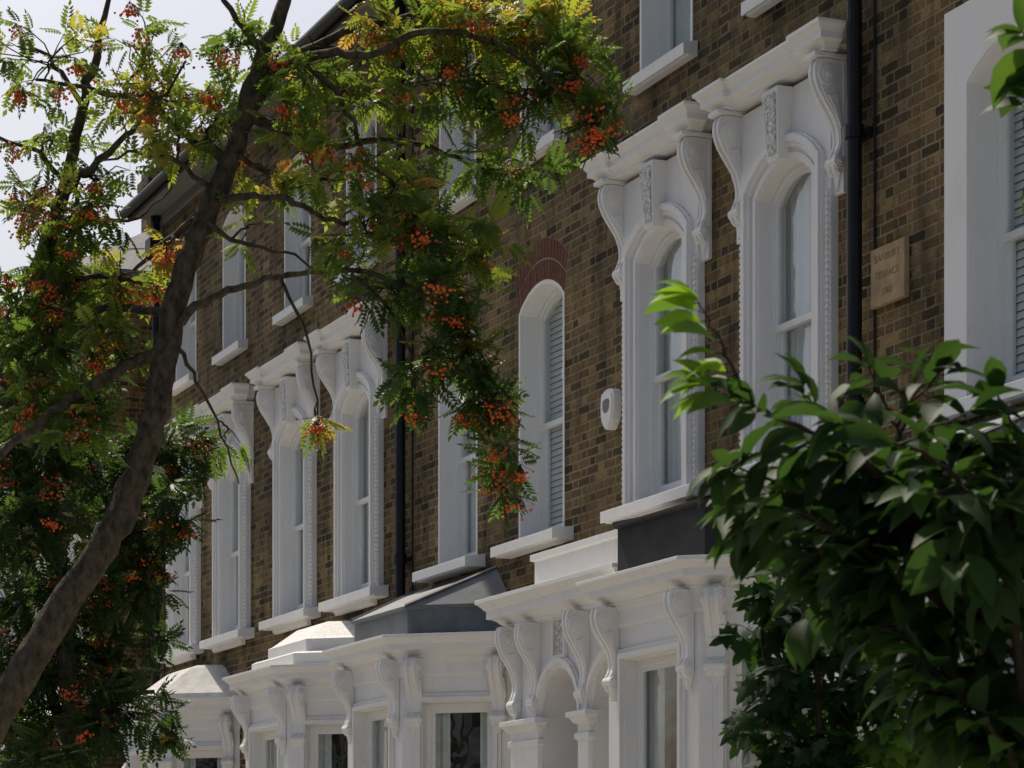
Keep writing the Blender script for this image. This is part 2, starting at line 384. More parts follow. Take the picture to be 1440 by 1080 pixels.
def bay_roof(kind):
    mb = MB()
    if kind == 'white':
        mb.sweep(BAYP, [(-.06, 3.95), (-.06, 4.08), (-.10, 4.10), (-.22, 4.11), (-.22, 4.24), (-.26, 4.26), (-.5, 4.44)], 0); return mesh_of(mb, 'bay_roof', [WHITE])
    if kind == 'cement':
        mb.sweep(BAYP, [(.02, 3.95), (.0, 4.02), (-.15, 4.12), (-.33, 4.26), (-.46, 4.36), (-.56, 4.40)], 0); return mesh_of(mb, 'bay_roof', [CEM])
    hu = 4.34 if kind == 'dark' else 4.19
    mb.sweep(BAYP, [(-.06, 3.95), (-.06, hu), (-.03, hu+.005), (-.03, hu+.03)], 0)
    O = offset_plan(BAYP, -.03); zt = 4.57; T = [(-1.02, 0, zt), (1.02, 0, zt)]; b = [(x, y, hu+.031) for x, y in O]
    mb.add(b+T, [(1, 2, 5, 4), (0, 1, 4), (2, 3, 5), (0, 4, 5, 3), (0, 3, 2, 1)])
    for a, c in ((b[1], T[0]), (b[2], T[1])):      # rolls on the hips
        d = Vector(c)-Vector(a); s = Vector((d.y, -d.x, 0)).normalized()*.02; u = Vector((0, 0, .022))
        a = Vector(a); c = Vector(c); mb.add([a-s, a+s, a+u, c-s, c+s, c+u], [(0, 1, 4, 3), (1, 2, 5, 4), (2, 0, 3, 5), (0, 2, 1), (3, 4, 5)])
    return mesh_of(mb, 'bay_roof', [LEADA if kind == 'dark' else LEADB])
BROOF = {k: bay_roof(k) for k in ('white', 'cement', 'dark', 'lead')}

def porch_mesh(xL, xR, arches, hw=.37, flush=False):
    mb = MB(); zs = 3.08; Y = -.10 if flush else -.45
    cols = [(c-hw, c+hw, [(0.0, zs, hw)]) for c in arches]
    wallcols(mb, xL, xR, 0.0, 3.86, cols, Y, 0)
    for x in (xL, xR): mb.quad([(x, Y, 0), (x, 0.02, 0), (x, 0.02, 3.86), (x, Y, 3.86)])
    for c in arches:
        mb.M = Matrix.Translation((c, 0, 0))
        mb.ring(outl(hw+.03, .16, zs, hw+.03), outl(hw, .17, zs, hw-.002), Y+.003, 1.0, 0)
        A = arcv(hw+.10, zs, hw+.0999, 16); B = arcv(hw+.005, zs, hw+.0049, 16)
        mb.prism(A+B[::-1], 'y', Y-.03, Y+.01, 0)
        A = arcv(hw+.085, zs, hw+.0849, 16); B = arcv(hw+.04, zs, hw+.0399, 16)
        mb.prism(A+B[::-1], 'y', Y-.05, Y+.01, 0)
        mb.box(-.10, .10, Y-.02, Y, 3.56, 3.84, 7); mb.ring([(-.13,3.53),(.13,3.53),(.13,3.86),(-.13,3.86)], [(-.10,3.56),(.10,3.56),(.10,3.84),(-.10,3.84)], Y-.035, Y, 0)
        mb.box(-hw-.02, hw+.02, .8, .86, .16, 3.6, 8)          # door leaf with raised panels
        for dx in (-.16, .16):
            for za, zb in ((.4, 1.1), (1.3, 2.1)): mb.box(dx-.11, dx+.11, .78, .80, za, zb, 8)
        mb.M = None
    edges = [xL]+[e for c in arches for e in (c-hw, c+hw)]+[xR]
    for i in range(0, len(edges), 2):
        a, b = edges[i], edges[i+1]
        if b-a < .1: continue
        w = b-a
        mb.box(a+.03, b-.03, Y-.035, Y+.01, 0, 2.86, 0)
        pl = [(a+.015, Y+.02), (a+.015, Y-.03), (b-.015, Y-.03), (b-.015, Y+.02)]
        mb.sweep(pl, [(0, 2.84), (.02, 2.86), (.02, 2.9), (.0, 2.91), (0, 2.97), (.03, 2.985), (.05, 3.02), (.075, 3.03), (.075, 3.07), (.0, 3.085)], 0)
        if flush: continue
        cs = [(a+b)/2] if w < .5 else [a+.12, b-.10]
        for c in cs: console(mb, c, 3.86, .72, .20, .12, 0, Y)
    pl = [(xL-.02, 0), (xL-.02, Y-.05), (xR+.02, Y-.05), (xR+.02, 0)]
    if flush:
        mb.sweep(pl, [(0, 3.78), (.04, 3.82), (.04, 3.90), (-.02, 3.92)], 0)
        return mesh_of(mb, 'door_surround', HM+[DOOR])
    mb.sweep(pl, [(0, 3.86)]+[(d, 3.865+z) for d, z in CYMA]+[(-.05, 4.135)], 0)
    pl = [(xL+.08, 0), (xL+.08, Y+.16), (xR-.03, Y+.16), (xR-.03, 0)]
    mb.sweep(pl, [(0, 4.12), (0, 4.42), (.03, 4.43), (.03, 4.48), (-.1, 4.50)], 0)
    return mesh_of(mb, 'porch', HM+[DOOR])

EV = 10.42
CURS = ['drape', 'net', 'blind', 'half', 'drape', 'net']
def house(x0, x1, wins, style, bayx, bkind, doors=(), hip=False, rot=None, chimney=True, curs=None, seed=0):
    cx = (x0+x1)/2; bv = 0 if rot is not None else .0035
    root = empty('brick_terraced_house', (cx, 0, 0) if rot is None else (cx, rot, 0), 0 if rot is None else math.pi)
    mb = MB(); hw, z0, zs, r = WD[style]; h2, a0, as_, r2 = WD['top']; e = .02
    wallcols(mb, x0, x1, 4.2, 7.6, [(w-hw-e, w+hw+e, [(z0-.02, zs, r+e)]) for w in wins])
    wallcols(mb, x0, x1, 7.6, EV, [(w-h2-e, w+h2+e, [(a0-.02, as_, r2+e)]) for w in wins])
    wallcols(mb, x0, x1, 0, 4.2, [(max(x0, d-.39), min(x1, d+.39), [(.01, 3.2, .25)]) for d in doors if x0 < d < x1])
    for x in (x0, x1):
        mb.quad([(x, 0, 0), (x, 8, 0), (x, 8, EV), (x, 4, EV if hip else EV+2.75), (x, 0, EV)])
    mb.quad([(x0, 8, 0), (x1, 8, 0), (x1, 8, EV), (x0, 8, EV)])
    put('walls', mesh_of(mb, 'walls', [BRICK]), root, (-cx, 0, 0))
    mb = MB(); o = .42
    if hip:
        mb.prism([(-o, EV+.04), (4, EV+2.8), (4, EV+2.86), (-o, EV+.10)], 'x', x0, x1-3.5)
        mb.prism([(8.4, EV+.04), (4, EV+2.8), (4, EV+2.86), (8.4, EV+.10)], 'x', x0, x1-3.5)
        mb.quad([(x1-3.5, -o, EV+.1), (x1+.35, -o, EV+.1), (x1-3.5, 4, EV+2.86)])
        mb.quad([(x1+.35, -o, EV+.1), (x1+.35, 8.4, EV+.1), (x1-3.5, 4, EV+2.86)])
        mb.quad([(x1+.35, 8.4, EV+.1), (x1-3.5, 8.4, EV+.1), (x1-3.5, 4, EV+2.86)])
        mb.box(x1-.1, x1+.35, -o, 8.4, EV+.0, EV+.09)
    else:
        mb.prism([(-o, EV+.04), (4, EV+2.8), (8.4, EV+.04), (8.4, EV+.10), (4, EV+2.86), (-o, EV+.10)], 'x', x0, x1)
    put('slate_roof', mesh_of(mb, 'slate_roof', [SLATE]), root, (-cx, 0, 0))
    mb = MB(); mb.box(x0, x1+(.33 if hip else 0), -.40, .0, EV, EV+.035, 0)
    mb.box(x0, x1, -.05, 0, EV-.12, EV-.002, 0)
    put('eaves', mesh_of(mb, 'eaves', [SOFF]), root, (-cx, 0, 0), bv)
    mb = MB(); mb.prism([(-.46+.065*math.cos(t*math.pi/6), EV+.04+.065*math.sin(t*math.pi/6)) for t in range(12)], 'x', x0, x1)
    mb.box(x0, x1, -.415, -.40, EV-.06, EV+.12)
    put('gutter', mesh_of(mb, 'gutter', [IRON]), root, (-cx, 0, 0))
    if chimney:
        mb = MB(); mb.box(x0-.32, x0+.32, 3.1, 4.9, EV+1.2, EV+4.1, 0); mb.box(x0-.38, x0+.38, 3.04, 4.96, EV+3.8, EV+3.95, 0)
        for i in range(4):
            for k, (ra, rb, za, zb) in enumerate(((.13, .11, 0, .5), (.15, .15, .45, .55))):
                yy = 3.4+i*.4; V = []
                for rr, z in ((ra, za), (rb, zb)): V += [(x0+rr*math.cos(t*math.pi/6), yy+rr*math.sin(t*math.pi/6), EV+4.1+z) for t in range(12)]
                mb.add(V, [(j, (j+1) % 12, (j+1) % 12+12, j+12) for j in range(12)]+[tuple(range(12, 24))], 1)
        put('chimney', mesh_of(mb, 'chimney', [BRICK, TERRA]), root, (-cx, 0, 0))
    rr = random.Random(seed)
    for i, w in enumerate(wins):
        put({'hood': 'hooded_window', 'plain': 'arched_window', 'flat': 'surround_window'}[style],
            window_mesh(style, curs[i] if curs else rr.choice(CURS)), root, (w-cx, 0, 0), bv)
        put('upper_window', window_mesh('top', rr.choice(['half', 'net', 'drape'])), root, (w-cx, 0, 0))
    put('bay_window', BAYM, root, (bayx-cx, 0, 0), bv)
    put('bay_roof', BROOF[bkind], root, (bayx-cx, 0, 0), bv)
    return root, cx

H = {}
H['z'] = house(-6.6, -2.2, (-5.5, -3.4), 'hood', -5.2, 'white', seed=1)
H['y'] = house(-11.0, -6.6, (-9.9, -7.8), 'hood', -8.5, 'lead', (-10.6,), seed=2)
H['0'] = house(-15.4, -11.0, (-13.56, -11.8), 'flat', -13.75, 'lead', (-11.6,), seed=3, curs=('blind', 'net'))
H['A'] = house(-19.0, -15.4, (-16.41, -18.42), 'hood', -17.02, 'dark', (-18.42,), seed=4, curs=('drape', 'drape'), chimney=False)
H['B'] = house(-24.2, -19.0, (-20.86, -22.82), 'plain', -22.9, 'lead', (-19.42,), seed=5, curs=('blind', 'net'))
H['C'] = house(-28.8, -24.2, (-25.5, -27.6), 'hood', -26.2, 'white', (-28.2,), seed=6, chimney=False, curs=('drape', 'net'))
H['D'] = house(-33.4, -28.8, (-30.0, -32.08), 'hood', -31.2, 'cement', (), seed=7)
def porch(key, xL, xR, arches, flush=False):
    r, cx = H[key]; put('porch', porch_mesh(xL, xR, arches, flush=flush), r, (-cx, 0, 0), .003)
porch('B', -20.42, -18.12, (-19.42, -18.42)); porch('C', -28.72, -27.7, (-28.2,), True); porch('0', -12.2, -10.0, (-11.6, -10.6))
def terrace(xs, rot, mir=False, hipfirst=False):
    for i, (xa) in enumerate(xs):
        x0, x1 = xa-4.4, xa; c = (x0+x1)/2
        house(x0, x1, (c-1.05, c+1.05), 'hood' if i % 3 else 'plain', c+(-.6 if i % 2 else .6), ('white', 'lead', 'cement')[i % 3],
              hip=hipfirst and i == 0, rot=rot, seed=20+i+int(abs(xa)), chimney=i % 2 == 1)
terrace([-36.9-4.4*i for i in range(5)], None, hipfirst=True)
terrace([-4-4.4*i for i in range(12)], -30.0)

def drain(x, root, cx):
    mb = MB()
    def tube(r, y, za, zb, xx=x, n=12):
        V = [(xx+r*math.cos(t*2*math.pi/n), y+r*math.sin(t*2*math.pi/n), z) for z in (za, zb) for t in range(n)]
        mb.add(V, [(i, (i+1) % n, (i+1) % n+n, i+n) for i in range(n)]+[tuple(range(n)), tuple(range(n, 2*n))])
    tube(.052, -.09, 0, EV-.02)
    z = 1.2
    while z < EV: tube(.066, -.09, z, z+.09); mb.box(x-.11, x+.11, -.05, 0, z+.02, z+.06); z += 1.83
    mb.box(x-.13, x+.13, -.2, -.001, EV-.55, EV-.3)
    tube(.012, -.02, 0, EV-.4, x-.17, 6); tube(.008, -.015, 3, EV-.6, x+.14, 6)
    me = mesh_of(mb, 'drainpipe', [IRON]); put('drainpipe', me, root, (-cx, 0, 0))
drain(-15.38, *H['A']); drain(-24.12, *H['C']); drain(-33.2, *H['D']); drain(-6.7, *H['y'])

# name plaque
pq = MB(); pq.box(-.215, .215, -.045, .0, 0, .39, 0)
pl = put('stone_name_plaque', mesh_of(pq, 'plaque', [STONE]), None, (-15.03, -.002, 5.52), .008)
for i, (t, s) in enumerate((('BANBURY', .072), ('TERRACE', .072), ('1868', .072))):
    cu = bpy.data.curves.new('lettering', 'FONT'); cu.body = t; cu.size = s; cu.extrude = .001; cu.align_x = 'CENTER'; cu.offset = -.0005
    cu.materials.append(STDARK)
    o = bpy.data.objects.new('lettering', cu); COL.objects.link(o); o.parent = pl; o.rotation_euler = (math.pi/2, 0, 0)
    o.location = (0, -.0465, .29-.115*i)
# alarm box
ab = MB()
sh = catmull([(-.115, .27), (0, .30), (.115, .27), (.125, .14), (.10, .04), (0, -.03), (-.10, .04), (-.125, .14), (-.115, .27)], 4)[:-1]
ab.prism(sh, 'y', -.07, 0, 0); ab.prism([(x*.82, .13+(z-.13)*.82) for x, z in sh], 'y', -.082, -.07, 0)
ab.prism([(x*.5, .16+(z-.13)*.35) for x, z in sh], 'y', -.0845, -.082, 1)
put('burglar_alarm_box', mesh_of(ab, 'alarm', [JOIN, SLATE]), None, (-19.36, -.001, 5.42), .006)

# ------------------------------------------------------------------ ground
def slab(name, x0, x1, y0, y1, z0, z1, mat, bev=0):
    mb = MB(); mb.box(x0, x1, y0, y1, z0, z1); return put(name, mesh_of(mb, name, [mat]), None, (0, 0, 0), bev)
GRASS = m_simple('grass_and_soil', (.03, .055, .015), (.07, .06, .03), 3, .95, .1, .5)
ASPH = m_simple('asphalt', (.05, .05, .052), (.08, .08, .08), 30, .9, .2, .4)
PAVE = m_simple('paving', (.27, .26, .24), (.36, .34, .31), 4, .85, .2, .3)
mb = MB(); mb.quad([(-900, -900, -.02), (900, -900, -.02), (900, 900, -.02), (-900, 900, -.02)]); put('ground', mesh_of(mb, 'ground', [GRASS]))
slab('road', -200, 60, -16.6, -9.75, -.015, .0, ASPH)
slab('pavement', -200, 60, -9.75, -7.1, -.015, .12, PAVE, .01)
slab('pavement', -200, 60, -19.2, -16.6, -.015, .12, PAVE, .01)
slab('garden_bounce_paving', -60, 0, -6.80, -.9, -.015, .03, PAVE, .01)  # pale unseen paving, added to bounce sunlight up onto the facade
mb = MB(); mb.box(-60, 0, -7.08, -6.85, 0, .85, 0); mb.box(-60, 0, -7.12, -6.81, .85, .92, 1)
put('garden_wall', mesh_of(mb, 'garden_wall', [BRICK, WHITE]))

# ------------------------------------------------------------------ vegetation
def np_mesh(name, V, F, mats, mi=None, tint=None, smooth=False):
    me = bpy.data.meshes.new(name); k = F.shape[1]
    me.vertices.add(len(V)); me.vertices.foreach_set('co', V.astype(np.float32).ravel())
    me.loops.add(F.size); me.loops.foreach_set('vertex_index', F.astype(np.int32).ravel())
    me.polygons.add(len(F)); me.polygons.foreach_set('loop_start', np.arange(0, F.size, k, dtype=np.int32))
    me.polygons.foreach_set('loop_total', np.full(len(F), k, dtype=np.int32))
    for m in mats: me.materials.append(m)
    if tint is not None:
        a = me.attributes.new('tint', 'FLOAT', 'POINT'); a.data.foreach_set('value', tint.astype(np.float32))
    if smooth: me.polygons.foreach_set('use_smooth', np.ones(len(F), dtype=bool))
    me.update(calc_edges=True); me.validate(); return me
def nrm(a): return a/np.maximum(np.linalg.norm(a, axis=-1, keepdims=True), 1e-9)
def scatter(name, TV, TF, P, D, N, S, tint, mats, jit=0, smooth=False):
    D = nrm(D); N = nrm(N-(N*D).sum(1, keepdims=True)*D); Y = np.cross(N, D)
    V = P[:, None, :]+S[:, None, None]*(TV[None, :, 0:1]*D[:, None, :]+TV[None, :, 1:2]*Y[:, None, :]+TV[None, :, 2:3]*N[:, None, :])
    n, k = len(P), len(TV)
    F = (TF[None]+(np.arange(n)*k)[:, None, None]).reshape(-1, TF.shape[1])
    return np_mesh(name, V.reshape(-1, 3), F, mats, tint=np.repeat(tint, k), smooth=smooth)
class Tubes:
    def __init__(s): s.V = []; s.F = []; s.n = 0
    def add(s, pts, rad, k=5):
        P = np.array(pts, float); m = len(P); T = nrm(np.gradient(P, axis=0))
        up = np.array([0.3, .9, .2]); A = nrm(np.cross(T, up)); B = np.cross(T, A)
        a = np.arange(k)*2*math.pi/k
        R = np.array(rad, float)[:, None, None]
        V = P[:, None]+R*(np.cos(a)[None, :, None]*A[:, None]+np.sin(a)[None, :, None]*B[:, None])
        s.V.append(V.reshape(-1, 3)); i = np.arange(m-1)[:, None]*k; j = np.arange(k)[None]; j2 = (j+1) % k
        F = np.stack([i+j, i+j2, i+k+j2, i+k+j], -1).reshape(-1, 4)+s.n; s.F.append(F); s.n += m*k
    def mesh(s, name, mat): return np_mesh(name, np.vstack(s.V), np.vstack(s.F), [mat], smooth=True)
def wig(a, b, n, amp, sag=0):
    a = np.array(a, float); b = np.array(b, float); t = np.linspace(0, 1, n)[:, None]
    L = np.linalg.norm(b-a); P = a+(b-a)*t
    P[1:-1] += RNG.normal(0, amp*L, (n-2, 3)); P[:, 2] += sag*L*4*(t*(1-t))[:, 0]; return P

BARK = m_simple('grey_brown_bark', (.03, .024, .016), (.13, .105, .07), 30, .9, .15, 1.0, bd=.02, mscale=(1, 1, .6))
TWIG = m_simple('twig_bark', (.035, .026, .018), (.07, .05, .035), 20, .85, .15, .4)
BERRY = m_simple('rowan_berry', (.88, .20, .03), (.76, .085, .02), 6, .4, .4, .05)
RSTOPS = [(0, (.018, .040, .012)), (.35, (.040, .080, .019)), (.62, (.080, .134, .025)), (.85, (.18, .23, .036)), (.95, (.26, .19, .05)), (1, (.28, .13, .045))]
RLEAF = m_leaf('rowan_leaf', RSTOPS, .53, .5, 2.3)
CLEAF = m_leaf('cherry_leaf', [(0, (.015, .037, .011)), (.5, (.029, .068, .017)), (.85, (.07, .14, .024)), (1, (.15, .28, .03))], .36, .6, 2.4, .2)
MLEAF = m_leaf('maple_leaf', [(0, (.010, .028, .010)), (.5, (.022, .052, .014)), (1, (.07, .14, .02))], .35, .65, 2.4, .15)

def pinnate():
    V = []; F = []
    def leaflet(x, side, L, w):
        o = len(V); ang = math.radians(62 if side else 0)*(side if side else 1)
        dx, dy = math.cos(ang), math.sin(ang); px, py = -dy, dx; z = -.25*x*x
        for (t, q) in ((0, 0), (.45, w), (1, 0), (.45, -w)):
            V.append((x+dx*L*t+px*q, dy*L*t+py*q, z-.12*L*t*abs(side)-(.05 if t == 1 else 0)+(.02 if q else 0)))
        F.append((o, o+1, o+2, o+3))
    for i in range(6):
        x = .22+i*.125; L = .33*(1-.10*abs(i-2)); leaflet(x, 1, L, .068); leaflet(x, -1, L, .068)
    leaflet(.93, 0, .30, .068)
    o = len(V); V.extend([(0, -.006, 0), (.93, -.004, -.22), (.93, .004, -.22), (0, .006, 0)]); F.append((o, o+1, o+2, o+3))
    return np.array(V), np.array(F)
PV, PF = pinnate()
def icosa():
    p = (1+5**.5)/2
    V = nrm(np.array([(-1,p,0),(1,p,0),(-1,-p,0),(1,-p,0),(0,-1,p),(0,1,p),(0,-1,-p),(0,1,-p),(p,0,-1),(p,0,1),(-p,0,-1),(-p,0,1)], float))
    F = np.array([(0,11,5),(0,5,1),(0,1,7),(0,7,10),(0,10,11),(1,5,9),(5,11,4),(11,10,2),(10,7,6),(7,1,8),(3,9,4),(3,4,2),(3,2,6),(3,6,8),(3,8,9),(4,9,5),(2,4,11),(6,2,10),(8,6,7),(9,8,1)])
    return V, F
IV, IF = icosa()
CAMR = math.radians(67.19)      # the trees' local frames are turned with their lean across the pavement

def rowan(name, base, U, ox, oz, limbs, clumps, berryp, leafL=.125, bs=1.0, mult=1.0):
    """limbs / clumps are measured on an elevation drawing (a across, b down, 1 unit = U metres) plus depth in metres"""
    root = empty(name, base, CAMR)
    Q = lambda a, b, d=0: np.array([a*U-ox, d, oz-b*U])
    tb = Tubes(); nodes = []
    for L in limbs:
        P = np.array([list(Q(a, b, d))+[r] for a, b, d, r in L])
        P = np.array(catmull([tuple(p) for p in P], 5)); j = RNG.normal(0, .006, (len(P), 3)); P[:, :3] += j
        P[:, 3] *= 1+RNG.normal(0, .03, len(P))
        tb.add(P[:, :3], P[:, 3], 10 if P[0, 3] > .03 else 6)
        nodes += [p for p in P if p[3] < .05]
    nodes = np.array(nodes)
    LP, LD, LS, LT = [], [], [], []; BP = []
    for (a, b, ra, rb, n, d, tn) in clumps:
        c = Q(a, b, d); i = np.argmin(((nodes[:, :3]-c)**2).sum(1)+RNG.random(len(nodes))*.02)
        st = nodes[i, :3]; P = wig(st, c, 6, .05, .05); tb.add(P, np.linspace(min(.012, nodes[i, 3]*.7), .005, 6), 4)
        sd = np.array([ra*U, .42*(ra+rb)*U+.12, rb*U])
        nt = max(2, int(n*mult/5.2)); nb = 0
        for k in range(nt):
            v = nrm(RNG.normal(0, 1, 3))*RNG.random()**.42
            e = c+v*sd; s0 = P[RNG.integers(2, 6)] if RNG.random() < .6 else c+v*sd*.3
            T = wig(s0, e, 4, .08, .03); tb.add(T, [.0042, .0035, .003, .002], 3)
            ax = nrm(e-s0+1e-6)
            tt = tn+RNG.normal(0, .12)
            if tn < .9: tt = min(tt, .90 if RNG.random() < .97 else .97)
            m = RNG.integers(3, 7)
            for q in range(m):
                dr = nrm(ax*.5+RNG.normal(0, .75, 3)+np.array([0, 0, -.12]))
                LP.append(T[-1] if q < 4 else T[2]); LD.append(dr); LS.append(leafL*RNG.uniform(.65, 1.15)); LT.append(tt+RNG.normal(0, .05))
            if RNG.random() < (berryp if not callable(berryp) else berryp(a, b)): BP.append(c+v*sd*1.06+np.array([0, -.035, -.06]))
    LP, LD = np.array(LP), np.array(LD); N = nrm(np.array([[0, 0, 1.0]])+RNG.normal(0, .45, LD.shape))
    put('foliage', scatter('foliage', PV, PF, LP, LD, N, np.array(LS), np.clip(np.array(LT), 0, 1), [RLEAF]), root)
    B = []
    for p in BP:
        k = RNG.integers(20, 46); o = RNG.normal(0, 1, (k, 3))*np.array([.032, .032, .018])*bs*RNG.uniform(.6, 1.15); B.append(p+o)
        for q in o[::3]: tb.add([p+np.array([0, 0, .05]), p+q], [.0015, .001], 3)
    if B:
        B = np.vstack(B); n = len(B)
        put('berries', scatter('berries', IV, IF, B, RNG.normal(0, 1, (n, 3)), RNG.normal(0, 1, (n, 3)), RNG.uniform(.0054, .0074, n)*bs, np.zeros(n), [BERRY], smooth=True), root)
    put('trunk_and_branches', tb.mesh('branches', BARK), root)
    return root

cam_xy = Vector((0, -9.05)); RT = Vector((.3877, .9218)); FW = Vector((-.9218, .3877))
def station(X, Z): p = cam_xy+RT*X+FW*Z; return (p.x, p.y, 0)

TR = [(-330,1800,0,.12),(-250,1500,0,.10),(-120,1200,0,.085),(0,1000,0,.075),(50,915,0,.070),(110,820,0,.067),(165,735,0,.063),(200,650,0,.059),(222,560,0,.057),(235,480,0,.054),(255,400,0,.051),(290,300,.02,.047),(325,215,.04,.043),(345,150,.05,.038),(368,70,.05,.033),(400,-10,.08,.028),(430,-120,.1,.02),(460,-230,.1,.008)]
limbs = [TR,
 [(228,495,0,.030),(180,520,-.05,.026),(120,560,-.12,.023),(60,612,-.2,.019),(-20,690,-.3,.016),(-90,740,-.4,.006)],
 [(238,465,0,.026),(290,430,-.1,.018),(350,415,-.2,.014),(430,408,-.3,.011),(520,412,-.35,.010),(600,445,-.4,.009),(650,500,-.4,.008),(680,575,-.4,.006),(715,665,-.4,.005),(730,735,-.4,.003)],
 [(345,155,.05,.034),(395,98,0,.026),(450,85,-.1,.020),(520,92,-.15,.016),(600,66,-.2,.014),(700,82,-.2,.012),(780,150,-.25,.010),(840,200,-.3,.007),(865,240,-.3,.004)],
 [(-160,900,.5,.05),(-90,700,.45,.045),(-40,560,.4,.042),(5,440,.4,.038),(40,330,.35,.034),(75,230,.3,.028),(100,120,.3,.022),(120,30,.3,.016),(145,-60,.3,.008)],
 [(30,350,.35,.025),(80,255,.2,.02),(150,205,.1,.015),(210,160,0,.010),(260,90,0,.005)],
 [(325,220,.04,.028),(270,190,.1,.020),(200,135,.15,.015),(120,105,.2,.011),(40,90,.2,.006)],
 [(295,290,.0,.022),(350,285,-.1,.015),(420,300,-.2,.012),(490,335,-.25,.010),(560,300,-.3,.007),(620,290,-.3,.004)],
 [(343,155,.05,.03),(400,175,.1,.021),(470,185,.2,.016),(560,172,.25,.013),(660,200,.3,.010),(740,240,.3,.005)],
 [(360,95,.05,.026),(430,60,.1,.02),(520,25,.1,.016),(620,5,.1,.013),(720,15,.05,.010),(800,60,0,.006)],
 [(234,440,0,.022),(160,425,.1,.016),(90,432,.15,.012),(20,400,.2,.006)],
 [(12,420,.4,.02),(60,390,.3,.016),(130,370,.2,.011),(190,385,.2,.006)],
 [(100,120,.3,.014),(60,60,.3,.010),(10,20,.3,.005)], [(368,70,.05,.02),(330,20,.05,.014),(290,-50,.1,.008)],
 [(240,470,0,.012),(275,530,-.1,.008),(310,600,-.1,.006),(340,690,-.15,.003)],
 [(400,410,-.3,.009),(440,500,-.3,.006),(455,600,-.3,.004),(460,670,-.3,.002)],
 [(500,412,-.35,.009),(560,470,-.35,.006),(590,550,-.35,.003)],
 [(290,300,0,.02),(230,330,.1,.013),(180,370,.15,.008)], [(420,80,0,.016),(480,150,-.1,.011),(520,240,-.15,.009),(560,280,-.2,.006),(600,370,-.25,.005),(680,380,-.3,.003)],
 [(290,310,0,.014),(340,350,-.1,.009),(420,370,-.1,.006),(500,430,-.1,.003)],[(330,215,0,.014),(400,250,.1,.009),(480,240,.1,.006),(540,200,.1,.003)],
 [(40,340,.3,.016),(100,290,.3,.010),(180,280,.3,.006),(230,230,.3,.003)],[(75,230,.3,.014),(20,180,.3,.009),(-40,160,.3,.006)],[(300,270,0,.014),(250,230,0,.009),(180,215,0,.006),(110,240,0,.003)]]
cl = [(60,60,90,60,65,.2,.62),(200,40,80,50,50,.2,.66),(215,125,80,45,105,.1,.78),(60,160,80,60,50,.3,.6),(130,235,70,45,36,.2,.6),(30,255,60,60,60,.3,.55),(300,150,50,55,48,.1,.68),(250,190,50,40,46,0,.82),(110,310,60,40,60,.1,.7),
 (470,60,90,45,75,.1,.66),(560,25,90,40,105,.1,.74),(665,35,95,45,180,0,.84),(770,45,62,50,155,0,.84),(815,120,38,50,90,-.2,.55),(845,205,26,42,66,-.3,.40),(735,145,70,42,110,-.1,.56),(620,120,90,45,105,0,.62),(500,130,80,45,70,.1,.60),(400,175,70,45,50,0,.60),(430,110,60,40,45,0,.68),
 (680,205,55,32,65,.2,.45),(755,235,38,25,45,.2,.40),(450,260,70,40,50,-.1,.64),(550,230,60,40,50,0,.62),(555,280,60,45,70,-.2,.68),(520,345,70,40,70,-.2,.62),(600,365,65,42,90,-.2,.64),(675,365,50,34,95,-.3,.70),(620,445,52,42,95,-.4,.40),(555,430,50,36,55,-.3,.38),(480,400,40,35,20,-.3,.5),
 (652,520,42,45,105,-.4,.34),(590,560,32,32,50,-.4,.32),(688,590,38,36,70,-.4,.34),(716,655,22,40,52,-.4,.38),(722,710,16,18,20,-.4,.38),
 (150,375,75,38,100,.2,.78),(60,370,70,50,120,.3,.62),(60,470,70,55,140,.2,.54),(150,480,55,45,70,.1,.58),(40,570,60,50,110,.1,.50),(110,600,55,40,70,0,.55),(0,440,40,60,60,.3,.48),
 (325,610,28,26,12,-.1,.5),(450,605,12,22,5,-.3,.96),(240,340,16,14,8,0,.97),(350,320,40,26,18,0,.62),(330,60,60,50,46,.05,.64),(380,240,40,30,26,0,.84)]
U1 = 11/3700
rowan('rowan_tree', station(-3.2, 11.0), U1, 720*U1-3.2, 1.6+1262*U1, limbs, cl, lambda a, b: .30 if (b > 480 or a < 240) else .16, .128, 1.0, 1.14)
U2 = 16/3700; zz0 = (1.6+1262*U2)/U2
l2 = [[(90,zz0,0,.11),(80,1300,0,.09),(100,1100,.1,.075),(95,950,0,.06),(80,800,0,.045),(70,650,0,.03),(60,520,0,.015)],
 [(98,1080,0,.04),(150,930,.3,.03),(200,800,.3,.02),(250,690,.3,.012),(270,640,.3,.005)], [(98,1050,0,.04),(40,900,.2,.03),(0,750,.2,.02),(-40,600,.2,.01)],
 [(95,1000,0,.03),(160,1000,-.4,.02),(230,980,-.5,.012)], [(95,900,0,.03),(150,760,-.3,.02),(190,660,-.3,.01)]]
c2 = []
for (a, b, ra, rb_, n) in [(40,640,75,50,120),(130,660,60,50,120),(200,650,50,45,100),(258,640,38,42,75),(60,740,80,55,170),(170,740,70,50,140),(252,715,28,50,50),(90,830,90,55,180),(195,820,45,45,70),(40,920,70,60,160),(130,920,70,50,130),(60,1020,90,55,170),(160,1000,60,50,110),(215,1010,30,42,40),(30,560,70,45,110),(120,560,70,40,80),(-40,800,60,90,90),(-30,1000,60,80,90),(90,1080,90,40,120),(20,470,60,50,90),(215,900,25,30,20)]:
    c2.append((a, b, ra, rb_, int(n*1.7), RNG.uniform(-.5, .5), .12))
rowan('rowan_tree', station(-1.5, 16.0), U2, 720*U2-1.5, 1.6+1262*U2, l2, c2, .16, .165, 1.25)

